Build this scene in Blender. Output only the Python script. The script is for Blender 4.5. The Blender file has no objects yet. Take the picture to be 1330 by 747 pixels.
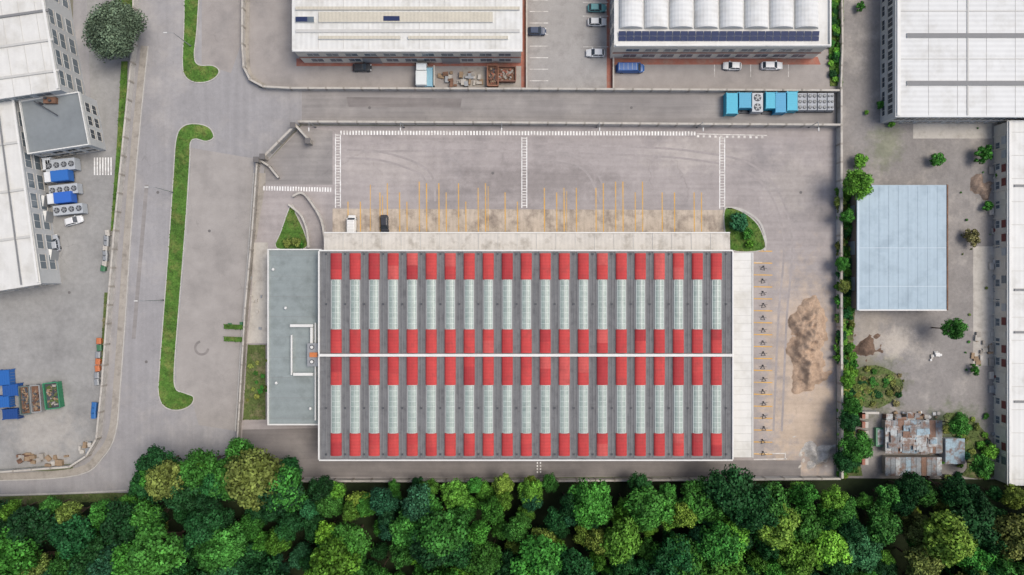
import bpy, math, random
import numpy as np
from mathutils import noise as mnoise, Vector
random.seed(7); rng=np.random.default_rng(7)
S=0.175; H=155.0
KB=0.97
def W(px,py,h=0.0):
    k=S*(H-h)/H
    return ((px-665)*k,(373.5-py)*k)
def WP(pts,h=0.0): return [W(a,b,h) for a,b in pts]
def lin(c):
    c=c/255.0
    return c/12.92 if c<=0.04045 else ((c+0.055)/1.055)**2.4
def C(r,g,b,k=None):
    k=KB if k is None else k
    return (min(lin(r)*k*.98,.85),min(lin(g)*k*.99,.85),min(lin(b)*k*.98,.85))
# ---------------------------------------------------------------- materials
def nt_new(name):
    m=bpy.data.materials.new(name); m.use_nodes=True
    nt=m.node_tree; nt.nodes.clear()
    o=nt.nodes.new('ShaderNodeOutputMaterial'); p=nt.nodes.new('ShaderNodeBsdfPrincipled')
    nt.links.new(p.outputs[0],o.inputs[0])
    return m,nt,p
def mth(nt,op,a,b=None,clamp=False):
    n=nt.nodes.new('ShaderNodeMath'); n.operation=op; n.use_clamp=clamp
    for i,x in enumerate((a,b)):
        if x is None: continue
        if isinstance(x,(int,float)): n.inputs[i].default_value=x
        else: nt.links.new(x,n.inputs[i])
    return n.outputs[0]
def noise_n(nt,vec,scale,detail=3,rough=0.55):
    n=nt.nodes.new('ShaderNodeTexNoise'); n.inputs['Scale'].default_value=scale
    n.inputs['Detail'].default_value=detail; n.inputs['Roughness'].default_value=rough
    nt.links.new(vec,n.inputs['Vector']); return n.outputs['Fac']
def mapping(nt,vec,sc,loc=(0,0,0),rot=(0,0,0)):
    n=nt.nodes.new('ShaderNodeMapping'); n.inputs['Scale'].default_value=sc
    n.inputs['Location'].default_value=loc; n.inputs['Rotation'].default_value=rot
    nt.links.new(vec,n.inputs['Vector']); return n.outputs[0]
def maprange(nt,v,a,b,c,d):
    n=nt.nodes.new('ShaderNodeMapRange'); n.clamp=True
    nt.links.new(v,n.inputs[0])
    for i,x in enumerate((a,b,c,d)): n.inputs[i+1].default_value=x
    return n.outputs[0]
def mixc(nt,f,a,b):
    n=nt.nodes.new('ShaderNodeMix'); n.data_type='RGBA'
    if isinstance(f,(int,float)): n.inputs[0].default_value=f
    else: nt.links.new(f,n.inputs[0])
    for i,x in ((6,a),(7,b)):
        if isinstance(x,tuple): n.inputs[i].default_value=(*x[:3],1)
        else: nt.links.new(x,n.inputs[i])
    return n.outputs[2]
def surf(name,c,noises=((0.05,.12),(0.5,.08),(5,.12)),rough=.85,dirt=None,cracks=0,crack_scale=.12,streak=None,blobs=(),bump=0,ribs=None,metal=0,spec=0.3):
    m,nt,p=nt_new(name)
    tc=nt.nodes.new('ShaderNodeTexCoord').outputs['Object']
    f=None
    for sc,am in noises:
        n=noise_n(nt,tc,sc,1 if sc>=3 else 3,.6)
        t=mth(nt,'MULTIPLY',mth(nt,'SUBTRACT',n,.5),am*4)
        f=t if f is None else mth(nt,'ADD',f,t)
    if streak:
        for (sx,sy,am) in streak:
            n=noise_n(nt,mapping(nt,tc,(sx,sy,1)),1,2,.5)
            t=mth(nt,'MULTIPLY',mth(nt,'SUBTRACT',n,.5),am*4)
            f=t if f is None else mth(nt,'ADD',f,t)
    if ribs:
        ax,pitch,am=ribs
        sep=nt.nodes.new('ShaderNodeSeparateXYZ'); nt.links.new(tc,sep.inputs[0])
        w=mth(nt,'SINE',mth(nt,'MULTIPLY',sep.outputs[ax],2*math.pi/pitch))
        t=mth(nt,'MULTIPLY',w,am); f=t if f is None else mth(nt,'ADD',f,t)
    col=c
    if dirt:
        dc,dsc,lo,hi,st=dirt
        n=noise_n(nt,mapping(nt,tc,(1,1,1),(31,17,5)),dsc,4,.65)
        col=mixc(nt,maprange(nt,n,lo,hi,0,st),c,dc)
    for (bx,by,rx,ry,bc,st) in blobs:
        v=nt.nodes.new('ShaderNodeMapping'); v.vector_type='POINT'
        v.inputs['Scale'].default_value=(1/rx,1/ry,0); v.inputs['Location'].default_value=(-bx/rx,-by/ry,0)
        nt.links.new(tc,v.inputs[0])
        L=nt.nodes.new('ShaderNodeVectorMath'); L.operation='LENGTH'; nt.links.new(v.outputs[0],L.inputs[0])
        n=noise_n(nt,tc,.35,4,.7)
        d=mth(nt,'ADD',L.outputs['Value'],mth(nt,'MULTIPLY',mth(nt,'SUBTRACT',n,.5),2.2))
        col=mixc(nt,maprange(nt,d,1.0,.35,0,st),col,bc)
    if cracks:
        wv=nt.nodes.new('ShaderNodeTexNoise'); wv.inputs['Scale'].default_value=.5; nt.links.new(tc,wv.inputs['Vector'])
        vm=nt.nodes.new('ShaderNodeVectorMath'); vm.operation='MULTIPLY_ADD'
        nt.links.new(wv.outputs['Color'],vm.inputs[0]); vm.inputs[1].default_value=(3,3,0); nt.links.new(tc,vm.inputs[2])
        vo=nt.nodes.new('ShaderNodeTexVoronoi'); vo.feature='DISTANCE_TO_EDGE'; vo.inputs['Scale'].default_value=crack_scale
        fl=mapping(nt,vm.outputs[0],(1,1,0)); nt.links.new(fl,vo.inputs['Vector'])
        ck=maprange(nt,vo.outputs['Distance'],0.0,.014,cracks*.4,0)
        gate=maprange(nt,noise_n(nt,tc,.06,2),.5,.65,0,1)
        ck=mth(nt,'MULTIPLY',ck,gate)
        f=mth(nt,'SUBTRACT',f,ck)
    fac=mth(nt,'MAXIMUM',mth(nt,'ADD',f,1.0),.15) if f is not None else None
    if fac is not None:
        vs=nt.nodes.new('ShaderNodeVectorMath'); vs.operation='SCALE'
        if isinstance(col,tuple): vs.inputs[0].default_value=col
        else: nt.links.new(col,vs.inputs[0])
        nt.links.new(fac,vs.inputs['Scale']); nt.links.new(vs.outputs[0],p.inputs['Base Color'])
    else: p.inputs['Base Color'].default_value=(*col,1)
    p.inputs['Roughness'].default_value=rough; p.inputs['Metallic'].default_value=metal
    p.inputs['Specular IOR Level'].default_value=spec
    if bump:
        b=nt.nodes.new('ShaderNodeBump'); b.inputs['Strength'].default_value=bump; b.inputs['Distance'].default_value=.15
        nt.links.new(noise_n(nt,tc,2.5,4,.7),b.inputs['Height']); nt.links.new(b.outputs[0],p.inputs['Normal'])
    return m
def plain(name,c,rough=.5,var=.06,metal=0,spec=.4):
    return surf(name,c,noises=((1.2,var),(7,var*.6)),rough=rough,metal=metal,spec=spec)
def leafmat():
    m,nt,p=nt_new('leaf_foliage')
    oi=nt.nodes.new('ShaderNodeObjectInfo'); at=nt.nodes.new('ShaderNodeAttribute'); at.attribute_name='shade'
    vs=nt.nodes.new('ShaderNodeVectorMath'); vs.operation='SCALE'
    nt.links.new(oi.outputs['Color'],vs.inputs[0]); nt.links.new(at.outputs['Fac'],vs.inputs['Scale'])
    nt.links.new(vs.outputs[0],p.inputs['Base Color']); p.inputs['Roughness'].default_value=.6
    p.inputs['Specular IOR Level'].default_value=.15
    return m
LEAF=leafmat()
BARK=plain('bark',C(95,80,66),.9,.2)
asph_street=surf('asphalt_street',C(150,147,147),((.03,.09),(.25,.09),(1.2,.06),(7,.10)),.9,dirt=(C(172,166,161),.12,.5,.72,.6),cracks=.4,streak=((.9,.03,.07),),crack_scale=.1)
def BW(px,py,rx,ry,c,s): return (*W(px,py),rx,ry,c,s)
asph_yard=surf('asphalt_yard',C(161,153,150),((.03,.09),(.2,.09),(1.1,.07),(7,.11)),.9,dirt=(C(136,131,130),.09,.5,.7,.65),cracks=.4,crack_scale=.09,streak=((.05,.9,.09),(.5,.05,.05)),
   blobs=(BW(1045,545,11,17,C(196,176,156),.85),BW(1040,460,10,24,C(186,168,150),.75),BW(900,200,14,5,C(188,179,171),.5),BW(500,215,16,6,C(180,171,165),.45),BW(700,235,24,5,C(130,123,120),.6),BW(1030,240,8,9,C(184,175,167),.45)))
asph_service=surf('asphalt_service',C(141,136,133),((.04,.09),(.3,.09),(7,.1)),.9,dirt=(C(163,157,152),.12,.5,.7,.6),cracks=.3,streak=((.04,1.3,.12),))
track_m=surf('asphalt_tyre_polished',C(154,147,144),((.3,.12),(2,.1)),.9,dirt=(C(161,153,150),.25,.35,.55,1.0))
asph_dark=surf('asphalt_rear_lane',C(130,124,121),((.05,.08),(.4,.1),(7,.1)),.9,dirt=(C(146,139,134),.2,.5,.7,.5),streak=((.05,1.5,.1),))
asph_lot=surf('asphalt_depot',C(150,148,145),((.03,.1),(.25,.11),(1,.07),(7,.10)),.9,dirt=(C(126,124,122),.1,.48,.68,.65),cracks=.5,crack_scale=.14,
   blobs=(BW(60,560,10,8,C(174,167,158),.5),))
asph_top=surf('asphalt_top_lot',C(157,150,145),((.05,.09),(.4,.09),(7,.1)),.9,dirt=(C(135,130,127),.15,.5,.7,.6),cracks=.3,crack_scale=.2)
pav_mid=surf('paving_grey',C(160,156,152),((.08,.07),(.6,.08),(6,.1)),.9,dirt=(C(136,131,128),.3,.5,.7,.6),cracks=.25,crack_scale=.35)
dirt_yard=surf('ground_dirt_yard',C(140,135,131),((.05,.12),(.3,.13),(1.5,.11),(7,.12)),.95,dirt=(C(172,165,157),.15,.52,.7,.7),bump=.3,
   blobs=(BW(1130,500,9,9,C(84,92,56),.8),BW(1240,560,8,7,C(78,96,50),.8),BW(1160,445,7,4,C(190,180,168),.7),BW(1150,190,5,6,C(112,118,90),.6),BW(1130,420,5,12,C(165,155,142),.6)))
base_gr=surf('ground_soil',C(120,116,104),((.02,.1),(.3,.1),(5,.1)),.95,dirt=(C(92,104,62),.03,.45,.6,.8))
forest_floor=surf('forest_floor',C(40,50,28),((.1,.2),(1,.2)),.95)
concrete=surf('concrete',C(186,180,171),((.2,.08),(1.2,.08),(7,.07)),.9,dirt=(C(150,142,132),.5,.5,.7,.6))
concrete_d=surf('concrete_weathered',C(160,153,144),((.2,.1),(1.2,.1),(7,.09)),.9,dirt=(C(118,112,104),.5,.5,.7,.6))
kerbm=surf('kerb_stone',C(182,178,172),((.5,.12),(3,.1)),.9)
dock=surf('dock_concrete',C(186,172,156),((.08,.1),(.6,.12),(6,.1)),.9,dirt=(C(132,120,110),.35,.46,.68,.85),streak=((1.6,.25,.14),))
wallm=surf('wall_concrete',C(190,185,178),((.3,.1),(2,.1)),.9,dirt=(C(140,134,126),.4,.5,.7,.6))
brickp=surf('terracotta_paving',C(160,104,88),((.3,.12),(2,.12),(8,.1)),.9,dirt=(C(150,128,115),.4,.48,.68,.7))
grass=surf('grass',C(76,110,44),((.12,.25),(.7,.3),(3,.3)),.95,dirt=(C(116,120,66),.35,.48,.66,.7))
grass_dry=surf('grass_dry',C(88,102,56),((.12,.2),(.7,.25),(3,.25)),.95,dirt=(C(130,121,92),.4,.5,.65,.8))
white_paint=surf('road_paint_white',C(236,234,230),((.3,.1),(4,.1)),.8,dirt=(C(185,178,172),1.1,.46,.7,.9))
white_worn=surf('road_paint_white_worn',C(224,220,214),((.3,.1),(4,.1)),.8,dirt=(C(170,162,156),.9,.42,.66,.95))
yellow_worn=surf('road_paint_yellow_worn',C(212,164,82),((.3,.1),(4,.1)),.8,dirt=(C(182,158,120),.5,.48,.7,.9))
roof_white=surf('roof_sheet_white',C(213,211,206),((.06,.04),(.4,.05),(3,.02)),.6,dirt=(C(184,180,170),.15,.48,.7,.7),streak=((1.5,.06,.03),))
roof_white2=surf('roof_sheet_white_ribbed',C(210,210,208),((.06,.04),(.5,.04)),.6,ribs=(1,1.1,.05),dirt=(C(186,184,178),.2,.5,.7,.6))
roof_white3=surf('roof_sheet_white_cross',C(213,212,208),((.06,.04),(.5,.04)),.6,ribs=(0,1.1,.04),dirt=(C(186,183,175),.2,.5,.7,.7),streak=((1.5,.06,.04),))
seam=plain('roof_seam_grey',C(190,188,183),.7)
seam_d=plain('roof_seam_dark',C(128,128,128),.7)
roof_beige=surf('roof_panel_beige',C(194,187,171),((.4,.08),(3,.06)),.7,ribs=(0,.8,.05))
canopy_m=surf('canopy_sheet',C(200,194,185),((.08,.05),(.6,.07),(4,.04)),.7,ribs=(0,.9,.03),dirt=(C(154,146,135),.4,.5,.68,.7),streak=((.9,.1,.05),))
white_trim=surf('white_trim',C(218,216,211),((.4,.06),(4,.05)),.6)
roof_grey=surf('roof_membrane_grey',C(138,146,145),((.1,.07),(.7,.07),(5,.05)),.8,dirt=(C(112,119,117),.3,.5,.7,.6),ribs=(1,2.0,.03))
roof_valley=surf('roof_valley_grey',C(114,114,115),((.2,.1),(2,.1)),.8,dirt=(C(86,86,88),.6,.48,.7,.6),streak=((3,.2,.12),))
reds=[surf('roof_red_%s'%n,C(*c),((.08,.05),(.7,.08),(3,.05)),.7,dirt=(C(150,68,66),.5,.5,.72,.6),ribs=(1,.7,.05),streak=((2,.15,.07),),spec=.2) for n,c in (('bright',(188,70,68)),('mid',(180,64,64)),('deep',(164,56,59)),('faded',(192,86,82)))]
skyl=surf('skylight_pane',C(158,170,162),((.4,.08),(3,.09)),.35,dirt=(C(128,144,137),.6,.45,.7,.7),spec=.5)
skyrib=plain('skylight_rib',C(198,203,198),.5)
glass_d=plain('window_glass_dark',C(56,64,72),.15,.1,spec=.6)
glass_l=plain('window_glass_grey',C(104,114,121),.2,.1,spec=.6)
wall_beige=surf('wall_panel_beige',C(214,206,193),((.3,.06),(2,.05)),.85)
wall_grey=surf('wall_panel_grey',C(182,183,183),((.3,.07),(2,.05)),.85)
maroon=plain('maroon_panel',C(116,64,60),.7,.15)
roof_blue=surf('roof_sheet_blue_grey',C(158,176,187),((.08,.05),(.5,.05)),.5,ribs=(0,1.0,.02),dirt=(C(136,154,166),.2,.48,.68,.7))
rust=surf('rusty_metal',C(122,92,75),((.6,.25),(3,.2)),.9,dirt=(C(88,68,56),.8,.45,.65,.8))
sheetm=[surf('scrap_sheet_%s'%n,C(*c),((.6,.18),(3,.14)),.8,dirt=(C(120,90,72),.7,.46,.62,.8),ribs=(0,.35,.08)) for n,c in (('pale',(174,178,178)),('grey',(136,140,142)),('rust',(130,104,90)),('blue',(148,168,178)))]
solar=surf('solar_panel',C(38,50,86),((.5,.1),),.55,spec=.25)
black=plain('rubber_black',C(34,34,36),.8); metalg=plain('galvanised_metal',C(150,152,154),.45,.08,metal=.2)
darkmetal=plain('dark_metal',C(74,76,80),.6); castiron=plain('cast_iron',C(108,104,102),.7)
sand=surf('sand',C(182,157,135),((.15,.1),(.8,.12),(2.5,.12),(6,.12)),.95,dirt=(C(146,124,106),.35,.48,.68,.75),bump=1.0)
gravel=surf('gravel',C(198,192,184),((.5,.12),(3,.2),(8,.15)),.95,bump=.7)
woodm=plain('weathered_wood',C(148,126,102),.9,.2)
PAINT={}
def paint(c,rough=.3):
    if c not in PAINT:
        m=surf('vehicle_paint_%d_%d_%d'%c,C(*c),((2,.05),(9,.03)),rough,spec=.5); PAINT[c]=m
    return PAINT[c]
# ---------------------------------------------------------------- mesh builder
def empty(name,loc=(0,0,0)):
    o=bpy.data.objects.new(name,None); o.location=loc; o.empty_display_size=.5
    bpy.context.collection.objects.link(o); return o
def place(o,x,y,z=0,rot=0): o.location=(x,y,z); o.rotation_euler=(0,0,rot); return o
class M:
    def __init__(s): s.v=[];s.f=[];s.m=[];s.mats=[]
    def mi(s,mat):
        if mat not in s.mats: s.mats.append(mat)
        return s.mats.index(mat)
    def face(s,pts,mat):
        b=len(s.v); s.v+= [tuple(p) for p in pts]; s.f.append(list(range(b,b+len(pts)))); s.m.append(s.mi(mat))
    def hexa(s,b4,t4,mat,top=None):
        b=len(s.v); s.v+=[tuple(p) for p in b4]+[tuple(p) for p in t4]
        for q,mm in (((3,2,1,0),mat),((4,5,6,7),top or mat),((0,1,5,4),mat),((1,2,6,5),mat),((2,3,7,6),mat),((3,0,4,7),mat)):
            s.f.append([b+i for i in q]); s.m.append(s.mi(mm))
    def box(s,x0,x1,y0,y1,z0,z1,mat,top=None):
        s.hexa([(x0,y0,z0),(x1,y0,z0),(x1,y1,z0),(x0,y1,z0)],[(x0,y0,z1),(x1,y0,z1),(x1,y1,z1),(x0,y1,z1)],mat,top)
    def pbox(s,px0,py0,px1,py1,z0,z1,mat,top=None,h=None):
        h=z1 if h is None else h
        a=W(px0,py1,h); b=W(px1,py0,h); s.box(a[0],b[0],a[1],b[1],z0,z1,mat,top)
    def obox(s,cx,cy,z0,z1,lx,ly,a,mat,top=None,tilt=0):
        c,n=math.cos(a),math.sin(a); P=[]
        for ux,uy in ((-1,-1),(1,-1),(1,1),(-1,1)):
            X,Y=ux*lx/2,uy*ly/2; P.append((cx+X*c-Y*n,cy+X*n+Y*c,ux*tilt))
        s.hexa([(p[0],p[1],z0+p[2]) for p in P],[(p[0],p[1],z1+p[2]) for p in P],mat,top)
    def prism(s,poly,z0,z1,side,top=None,bottom=False):
        n=len(poly); b=len(s.v)
        s.v+=[(x,y,z0) for x,y in poly]+[(x,y,z1) for x,y in poly]
        for i in range(n):
            j=(i+1)%n; s.f.append([b+i,b+j,b+n+j,b+n+i]); s.m.append(s.mi(side))
        s.f.append([b+n+i for i in range(n)]); s.m.append(s.mi(top or side))
    def sheet(s,poly,z,mat): s.face([(x,y,z) for x,y in poly],mat)
    def cyl(s,p0,p1,r0,r1,n,mat,cap=True):
        p0=Vector(p0);p1=Vector(p1); d=(p1-p0).normalized()
        a=d.orthogonal().normalized(); c=d.cross(a); b=len(s.v)
        for p,r in ((p0,r0),(p1,r1)):
            for i in range(n):
                t=2*math.pi*i/n; q=p+(a*math.cos(t)+c*math.sin(t))*r; s.v.append(tuple(q))
        for i in range(n):
            j=(i+1)%n; s.f.append([b+i,b+j,b+n+j,b+n+i]); s.m.append(s.mi(mat))
        if cap:
            s.f.append([b+n+i for i in range(n)]); s.m.append(s.mi(mat))
            s.f.append([b+i for i in reversed(range(n))]); s.m.append(s.mi(mat))
    def loft(s,secs,mat,caps=True):
        n=len(secs[0]); b=len(s.v)
        for q in secs: s.v+=[tuple(p) for p in q]
        for k in range(len(secs)-1):
            for i in range(n):
                j=(i+1)%n; s.f.append([b+k*n+i,b+k*n+j,b+(k+1)*n+j,b+(k+1)*n+i]); s.m.append(s.mi(mat))
        if caps:
            s.f.append([b+i for i in reversed(range(n))]); s.m.append(s.mi(mat))
            s.f.append([b+(len(secs)-1)*n+i for i in range(n)]); s.m.append(s.mi(mat))
    def ribbon(s,pts,w,z,mat,h=0,closed=False):
        P=[Vector(p) for p in pts]; n=len(P); L=[];R=[]
        for i in range(n):
            if closed: a=P[i-1]; c=P[(i+1)%n]
            else: a=P[max(i-1,0)]; c=P[min(i+1,n-1)]
            d=(c-a).normalized(); nn=Vector((-d.y,d.x))
            L.append(P[i]+nn*w/2); R.append(P[i]-nn*w/2)
        rngi=range(n) if closed else range(n-1)
        for i in rngi:
            j=(i+1)%n
            if h: s.hexa([(*R[i],z),(*R[j],z),(*L[j],z),(*L[i],z)],[(*R[i],z+h),(*R[j],z+h),(*L[j],z+h),(*L[i],z+h)],mat)
            else: s.face([(*R[i],z),(*R[j],z),(*L[j],z),(*L[i],z)],mat)
    def make(s,name,parent=None,smooth=False):
        me=bpy.data.meshes.new(name); me.from_pydata(s.v,[],s.f)
        for m in s.mats: me.materials.append(m)
        me.polygons.foreach_set('material_index',s.m)
        if smooth: me.polygons.foreach_set('use_smooth',[True]*len(s.f))
        me.update(); o=bpy.data.objects.new(name,me); bpy.context.collection.objects.link(o)
        if parent: o.parent=parent
        return o
def sm(pts,n=6,closed=False):
    out=[]; N=len(pts)
    for i in range(N if closed else N-1):
        if closed: p=[pts[(i+k)%N] for k in (-1,0,1,2)]
        else: p=[pts[max(i-1,0)],pts[i],pts[i+1],pts[min(i+2,N-1)]]
        for k in range(n):
            t=k/n
            out.append(tuple(.5*((2*p[1][a])+(-p[0][a]+p[2][a])*t+(2*p[0][a]-5*p[1][a]+4*p[2][a]-p[3][a])*t*t+(-p[0][a]+3*p[1][a]-3*p[2][a]+p[3][a])*t**3) for a in (0,1)))
    if not closed: out.append(tuple(pts[-1]))
    return out
def area(p): return sum(p[i][0]*p[(i+1)%len(p)][1]-p[(i+1)%len(p)][0]*p[i][1] for i in range(len(p)))/2
def ccw(p): return p if area(p)>0 else p[::-1]
def inflate(poly,d):
    poly=ccw(poly); n=len(poly); out=[]
    for i in range(n):
        a,b,c=Vector(poly[i-1]),Vector(poly[i]),Vector(poly[(i+1)%n])
        d1=(b-a).normalized(); d2=(c-b).normalized()
        n1=Vector((d1.y,-d1.x)); n2=Vector((d2.y,-d2.x)); m=(n1+n2); m/=max(m.dot(n1),.3)
        q=b+m*d; out.append((q.x,q.y))
    return out
def inside(poly,x,y):
    r=False; n=len(poly); j=n-1
    for i in range(n):
        xi,yi=poly[i]; xj,yj=poly[j]
        if (yi>y)!=(yj>y) and x<(xj-xi)*(y-yi)/(yj-yi)+xi: r=not r
        j=i
    return r
def sheet(name,pxpts,z,mat,smooth=0):
    P=WP(pxpts)
    if smooth: P=sm(P,smooth,True)
    m=M(); m.sheet(ccw(P),z,mat); return m.make(name)
def lawn(name,poly,mat,z0=.0,z1=.13,dens=5,kerb=True,size=.35,seed=1):
    poly=ccw(poly); r=random.Random(seed); m=M()
    m.prism(poly,z0,z1,mat)
    xs=[p[0] for p in poly]; ys=[p[1] for p in poly]
    n=int(dens*(max(xs)-min(xs))*(max(ys)-min(ys)))
    n=min(n,60000)
    for _ in range(n):
        x=r.uniform(min(xs),max(xs)); y=r.uniform(min(ys),max(ys))
        if not inside(poly,x,y): continue
        a=r.uniform(0,6.28); s=size*r.uniform(.4,1.2); z=z1+.02; hh=r.uniform(.05,.3)
        dx,dy=math.cos(a)*s,math.sin(a)*s
        m.face([(x-dx*.5,y-dy*.5,z),(x+dy*.4,y-dx*.4,z+hh*.5),(x+dx*.5,y+dy*.5,z+hh),(x-dy*.4,y+dx*.4,z+hh*.6)],mat)
    e=empty(name); m.make('turf',e)
    if kerb:
        k=M(); k.ribbon(inflate(poly,.12),.22,.0,kerbm,h=.15,closed=True); k.make('kerb',e)
    return e
# ---------------------------------------------------------------- buildings
def windows(m,poly,specs,gl=None,edges=None):
    poly=ccw(poly); n=len(poly)
    for i in range(n):
        if edges is not None and i not in edges: continue
        a=Vector(poly[i]); b=Vector(poly[(i+1)%n]); L=(b-a).length; d=(b-a)/L; nn=Vector((d.y,-d.x))
        for (z0,z1,sp,w) in specs:
            k=int((L-1)/sp)
            if k<1: continue
            off=(L-k*sp)/2
            for q in range(k):
                t=off+sp*(q+.5); c=a+d*t
                def bx(hw,za,zb,o0,o1,mat):
                    p=[c-d*hw+nn*o0,c+d*hw+nn*o0,c+d*hw+nn*o1,c-d*hw+nn*o1]
                    m.hexa([(*x,za) for x in p],[(*x,zb) for x in p],mat)
                bx(w/2+.08,z0-.08,z1+.08,-.02,.05,white_trim)
                bx(w/2,z0,z1,-.01,.07,gl or glass_d)
                bx(w/2+.15,z0-.18,z0-.09,-.02,.16,concrete)
                bx(.03,z0,z1,.0,.09,white_trim)
def building(name,poly,h,wall,roof,specs=(),over=.25,parapet=0,gl=None,roofth=.18):
    poly=ccw(poly); e=empty(name)
    m=M(); m.prism(poly,-.05,h,wall); m.make('walls',e)
    m=M(); rp=inflate(poly,over); m.prism(rp,h+.002,h+roofth,white_trim,roof)
    if parapet: m.ribbon(inflate(poly,over-.15),.3,h+roofth+.002,white_trim,h=parapet,closed=True)
    m.make('roof',e)
    if specs:
        m=M(); windows(m,poly,specs,gl); m.make('windows',e)
    return e
# ================================================================ GROUND
m=M(); m.sheet([(-1500,-1500),(1500,-1500),(1500,1500),(-1500,1500)],0,base_gr); m.make('ground')
sheet('road',[(95,-200),(330,-200),(320,90),(336,114),(392,118),(1086,120),(1086,162),(390,162),(345,212),(330,310),(318,440),(312,575),(240,640),(160,642),(0,648),(-300,650),(-300,612),(95,612)],.004,asph_street)
sheet('service_lane',[(392,117),(1086,119),(1086,162),(392,161)],.008,asph_service)
sheet('truck_yard_asphalt',[(392,163),(1086,165),(1086,618),(310,622),(312,575),(319,440),(331,310),(346,212)],.0085,asph_yard)
sheet('rear_lane_asphalt',[(315,558),(416,556),(416,598),(1040,598),(1040,619),(312,619.5)],.014,asph_dark)
sheet('depot_asphalt',[(-300,120),(108,196),(120,180),(105,-200),(178,-200),(176,60),(162,180),(150,300),(140,440),(128,570),(100,602),(0,610),(-300,612)],.009,asph_lot)
sheet('north_lot_asphalt',[(322,-300),(1088,-300),(1088,116),(335,113),(319,92)],.009,asph_top)
sheet('north_court_paving',[(683,-300),(795,-300),(795,115),(683,115)],.013,pav_mid)
sheet('side_yard_ground',[(1088,-300),(1600,-300),(1600,625),(1088,622)],.0045,dirt_yard)
sheet('forest_ground',[(-600,650),(0,646),(165,640),(240,635),(312,625),(390,624),(1090,621),(1700,626),(1700,1300),(-600,1300)],.018,forest_floor)
sheet('concrete_slab',[(1186,158),(1288,158),(1288,180),(1186,180)],.012,concrete)
sheet('concrete_slab',[(1264,320),(1291,320),(1291,475),(1264,475)],.012,concrete)
sheet('loading_dock_pavement',[(432,271),(941,273),(941,304),(432,304)],.016,dock)
sheet('parking_lane_asphalt',[(262,-60),(316,-60),(312,60),(300,95),(284,90),(262,84)],.0145,asph_top)
for p in ([(385,76),(677,78),(677,86),(385,86)],[(797,72),(1062,74),(1066,84),(797,84)],[(677,-300),(684,-300),(684,115),(677,115)],[(788,-300),(797,-300),(797,115),(788,115)],[(600,87),(676,87),(676,113),(600,113)] ):
    sheet('terracotta_pavement',p,.018,brickp if p[0][0]!=600 else concrete_d)
sheet('concrete_ramp',[(330,315),(348,315),(348,446),(321,446),(326,400)],.02,concrete)
sheet('gate_pavement',[(345,212),(392,166),(432,170),(432,240),(342,240)],.013,asph_service)
sheet('kerbed_pavement',[(330,225),(345,225),(345,238),(333,312),(324,312)],.017,concrete_d)
parkm=surf('asphalt_parking',C(158,152,147),((.05,.08),(.3,.1),(7,.1)),.9,dirt=(C(138,133,129),.15,.5,.68,.6),cracks=.5,crack_scale=.16)
m=M()
m.sheet(ccw(WP([(247,192),(330,206),(324,320),(314,440),(308,560),(258,552),(250,520),(229,505),(229,470),(236,380),(243,300),(248,210)])),.0125,parkm); m.make('parking_lane_asphalt')
sheet('asphalt_repair_patch',[(450,126),(600,128),(598,140),(453,139)],.0135,asph_dark)
sheet('asphalt_repair_patch',[(188,240),(193,240),(176,440),(171,440)],.0135,asph_service)
m=M()
for (x,y) in ((272,300),(205,250),(190,470),(480,140),(820,140),(640,225),(1040,250),(90,380)):
    X,Y=W(x,y); m.cyl((X,Y,0),(X,Y,.03),.33,.33,14,castiron)
m.make('manhole_covers')
m=M()
def tracks(pts,gap=1.8,z=.0125):
    P=sm(WP(pts),8)
    for s in (-1,1):
        Q=[]
        for i in range(len(P)):
            a=Vector(P[max(i-1,0)]); c=Vector(P[min(i+1,len(P)-1)]); d=(c-a).normalized(); Q.append(tuple(Vector(P[i])+Vector((-d.y,d.x))*s*gap/2))
        m.ribbon(Q,.5,z,track_m)
for k,t in enumerate(([(470,192),(600,190),(760,194),(900,202),(985,226),(1022,300),(1016,420),(1010,560)],[(700,204),(760,215),(786,262)],[(560,262),(552,225),(500,204),(450,200)])): tracks(t,1.9,.0125+k*.0007)
m.make('tyre_tracks')
X,Y=W(262,452); m=M()
for k in range(28):
    t=k/40*2*math.pi+1.8; t2=(k+1)/40*2*math.pi+1.8
    for r0,r1 in ((1.2,1.75),):
        m.face([(X+math.cos(t)*r0,Y+math.sin(t)*r0,.0165),(X+math.cos(t)*r1,Y+math.sin(t)*r1,.0165),(X+math.cos(t2)*r1,Y+math.sin(t2)*r1,.0165),(X+math.cos(t2)*r0,Y+math.sin(t2)*r0,.0165)],asph_dark)
m.make('tyre_mark')
lawn('grass_median',ccw(sm(WP([(242,-60),(259,-60),(256,30),(252,72),(258,85),(276,86),(284,92),(280,100),(268,106),(252,106),(241,98),(238,80),(240,30)]),5,True)),grass,seed=2,dens=6)
lawn('grass_median',ccw(sm(WP([(240,164),(258,162),(272,167),(277,178),(268,183),(254,180),(247,186),(246,210),(240,300),(232,400),(226,480),(228,505),(240,511),(251,516),(247,526),(232,532),(215,528),(207,512),(208,480),(214,400),(220,320),(226,230),(230,180)]),5,True)),grass,seed=3,dens=6)
lawn('grass_verge',WP([(158,80),(166,80),(163,180),(151,300),(144,300),(152,190)]),grass,seed=4,kerb=False)
lawn('grass_verge',WP([(150,0),(172,0),(172,14),(150,8)]),grass,seed=4,kerb=False)
lawn('grass_verge',WP([(136,380),(141,380),(136,470),(131,470)]),grass_dry,seed=5,kerb=False,dens=4)
lawn('lawn',ccw(sm(WP([(378,268),(384,278),(396,305),(396,322),(360,322),(366,300)]),4,True)),grass,seed=6)
lawn('lawn',ccw(sm(WP([(942,272),(960,274),(980,288),(990,306),(990,324),(948,324),(942,300)]),4,True)),grass,seed=7)
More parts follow.
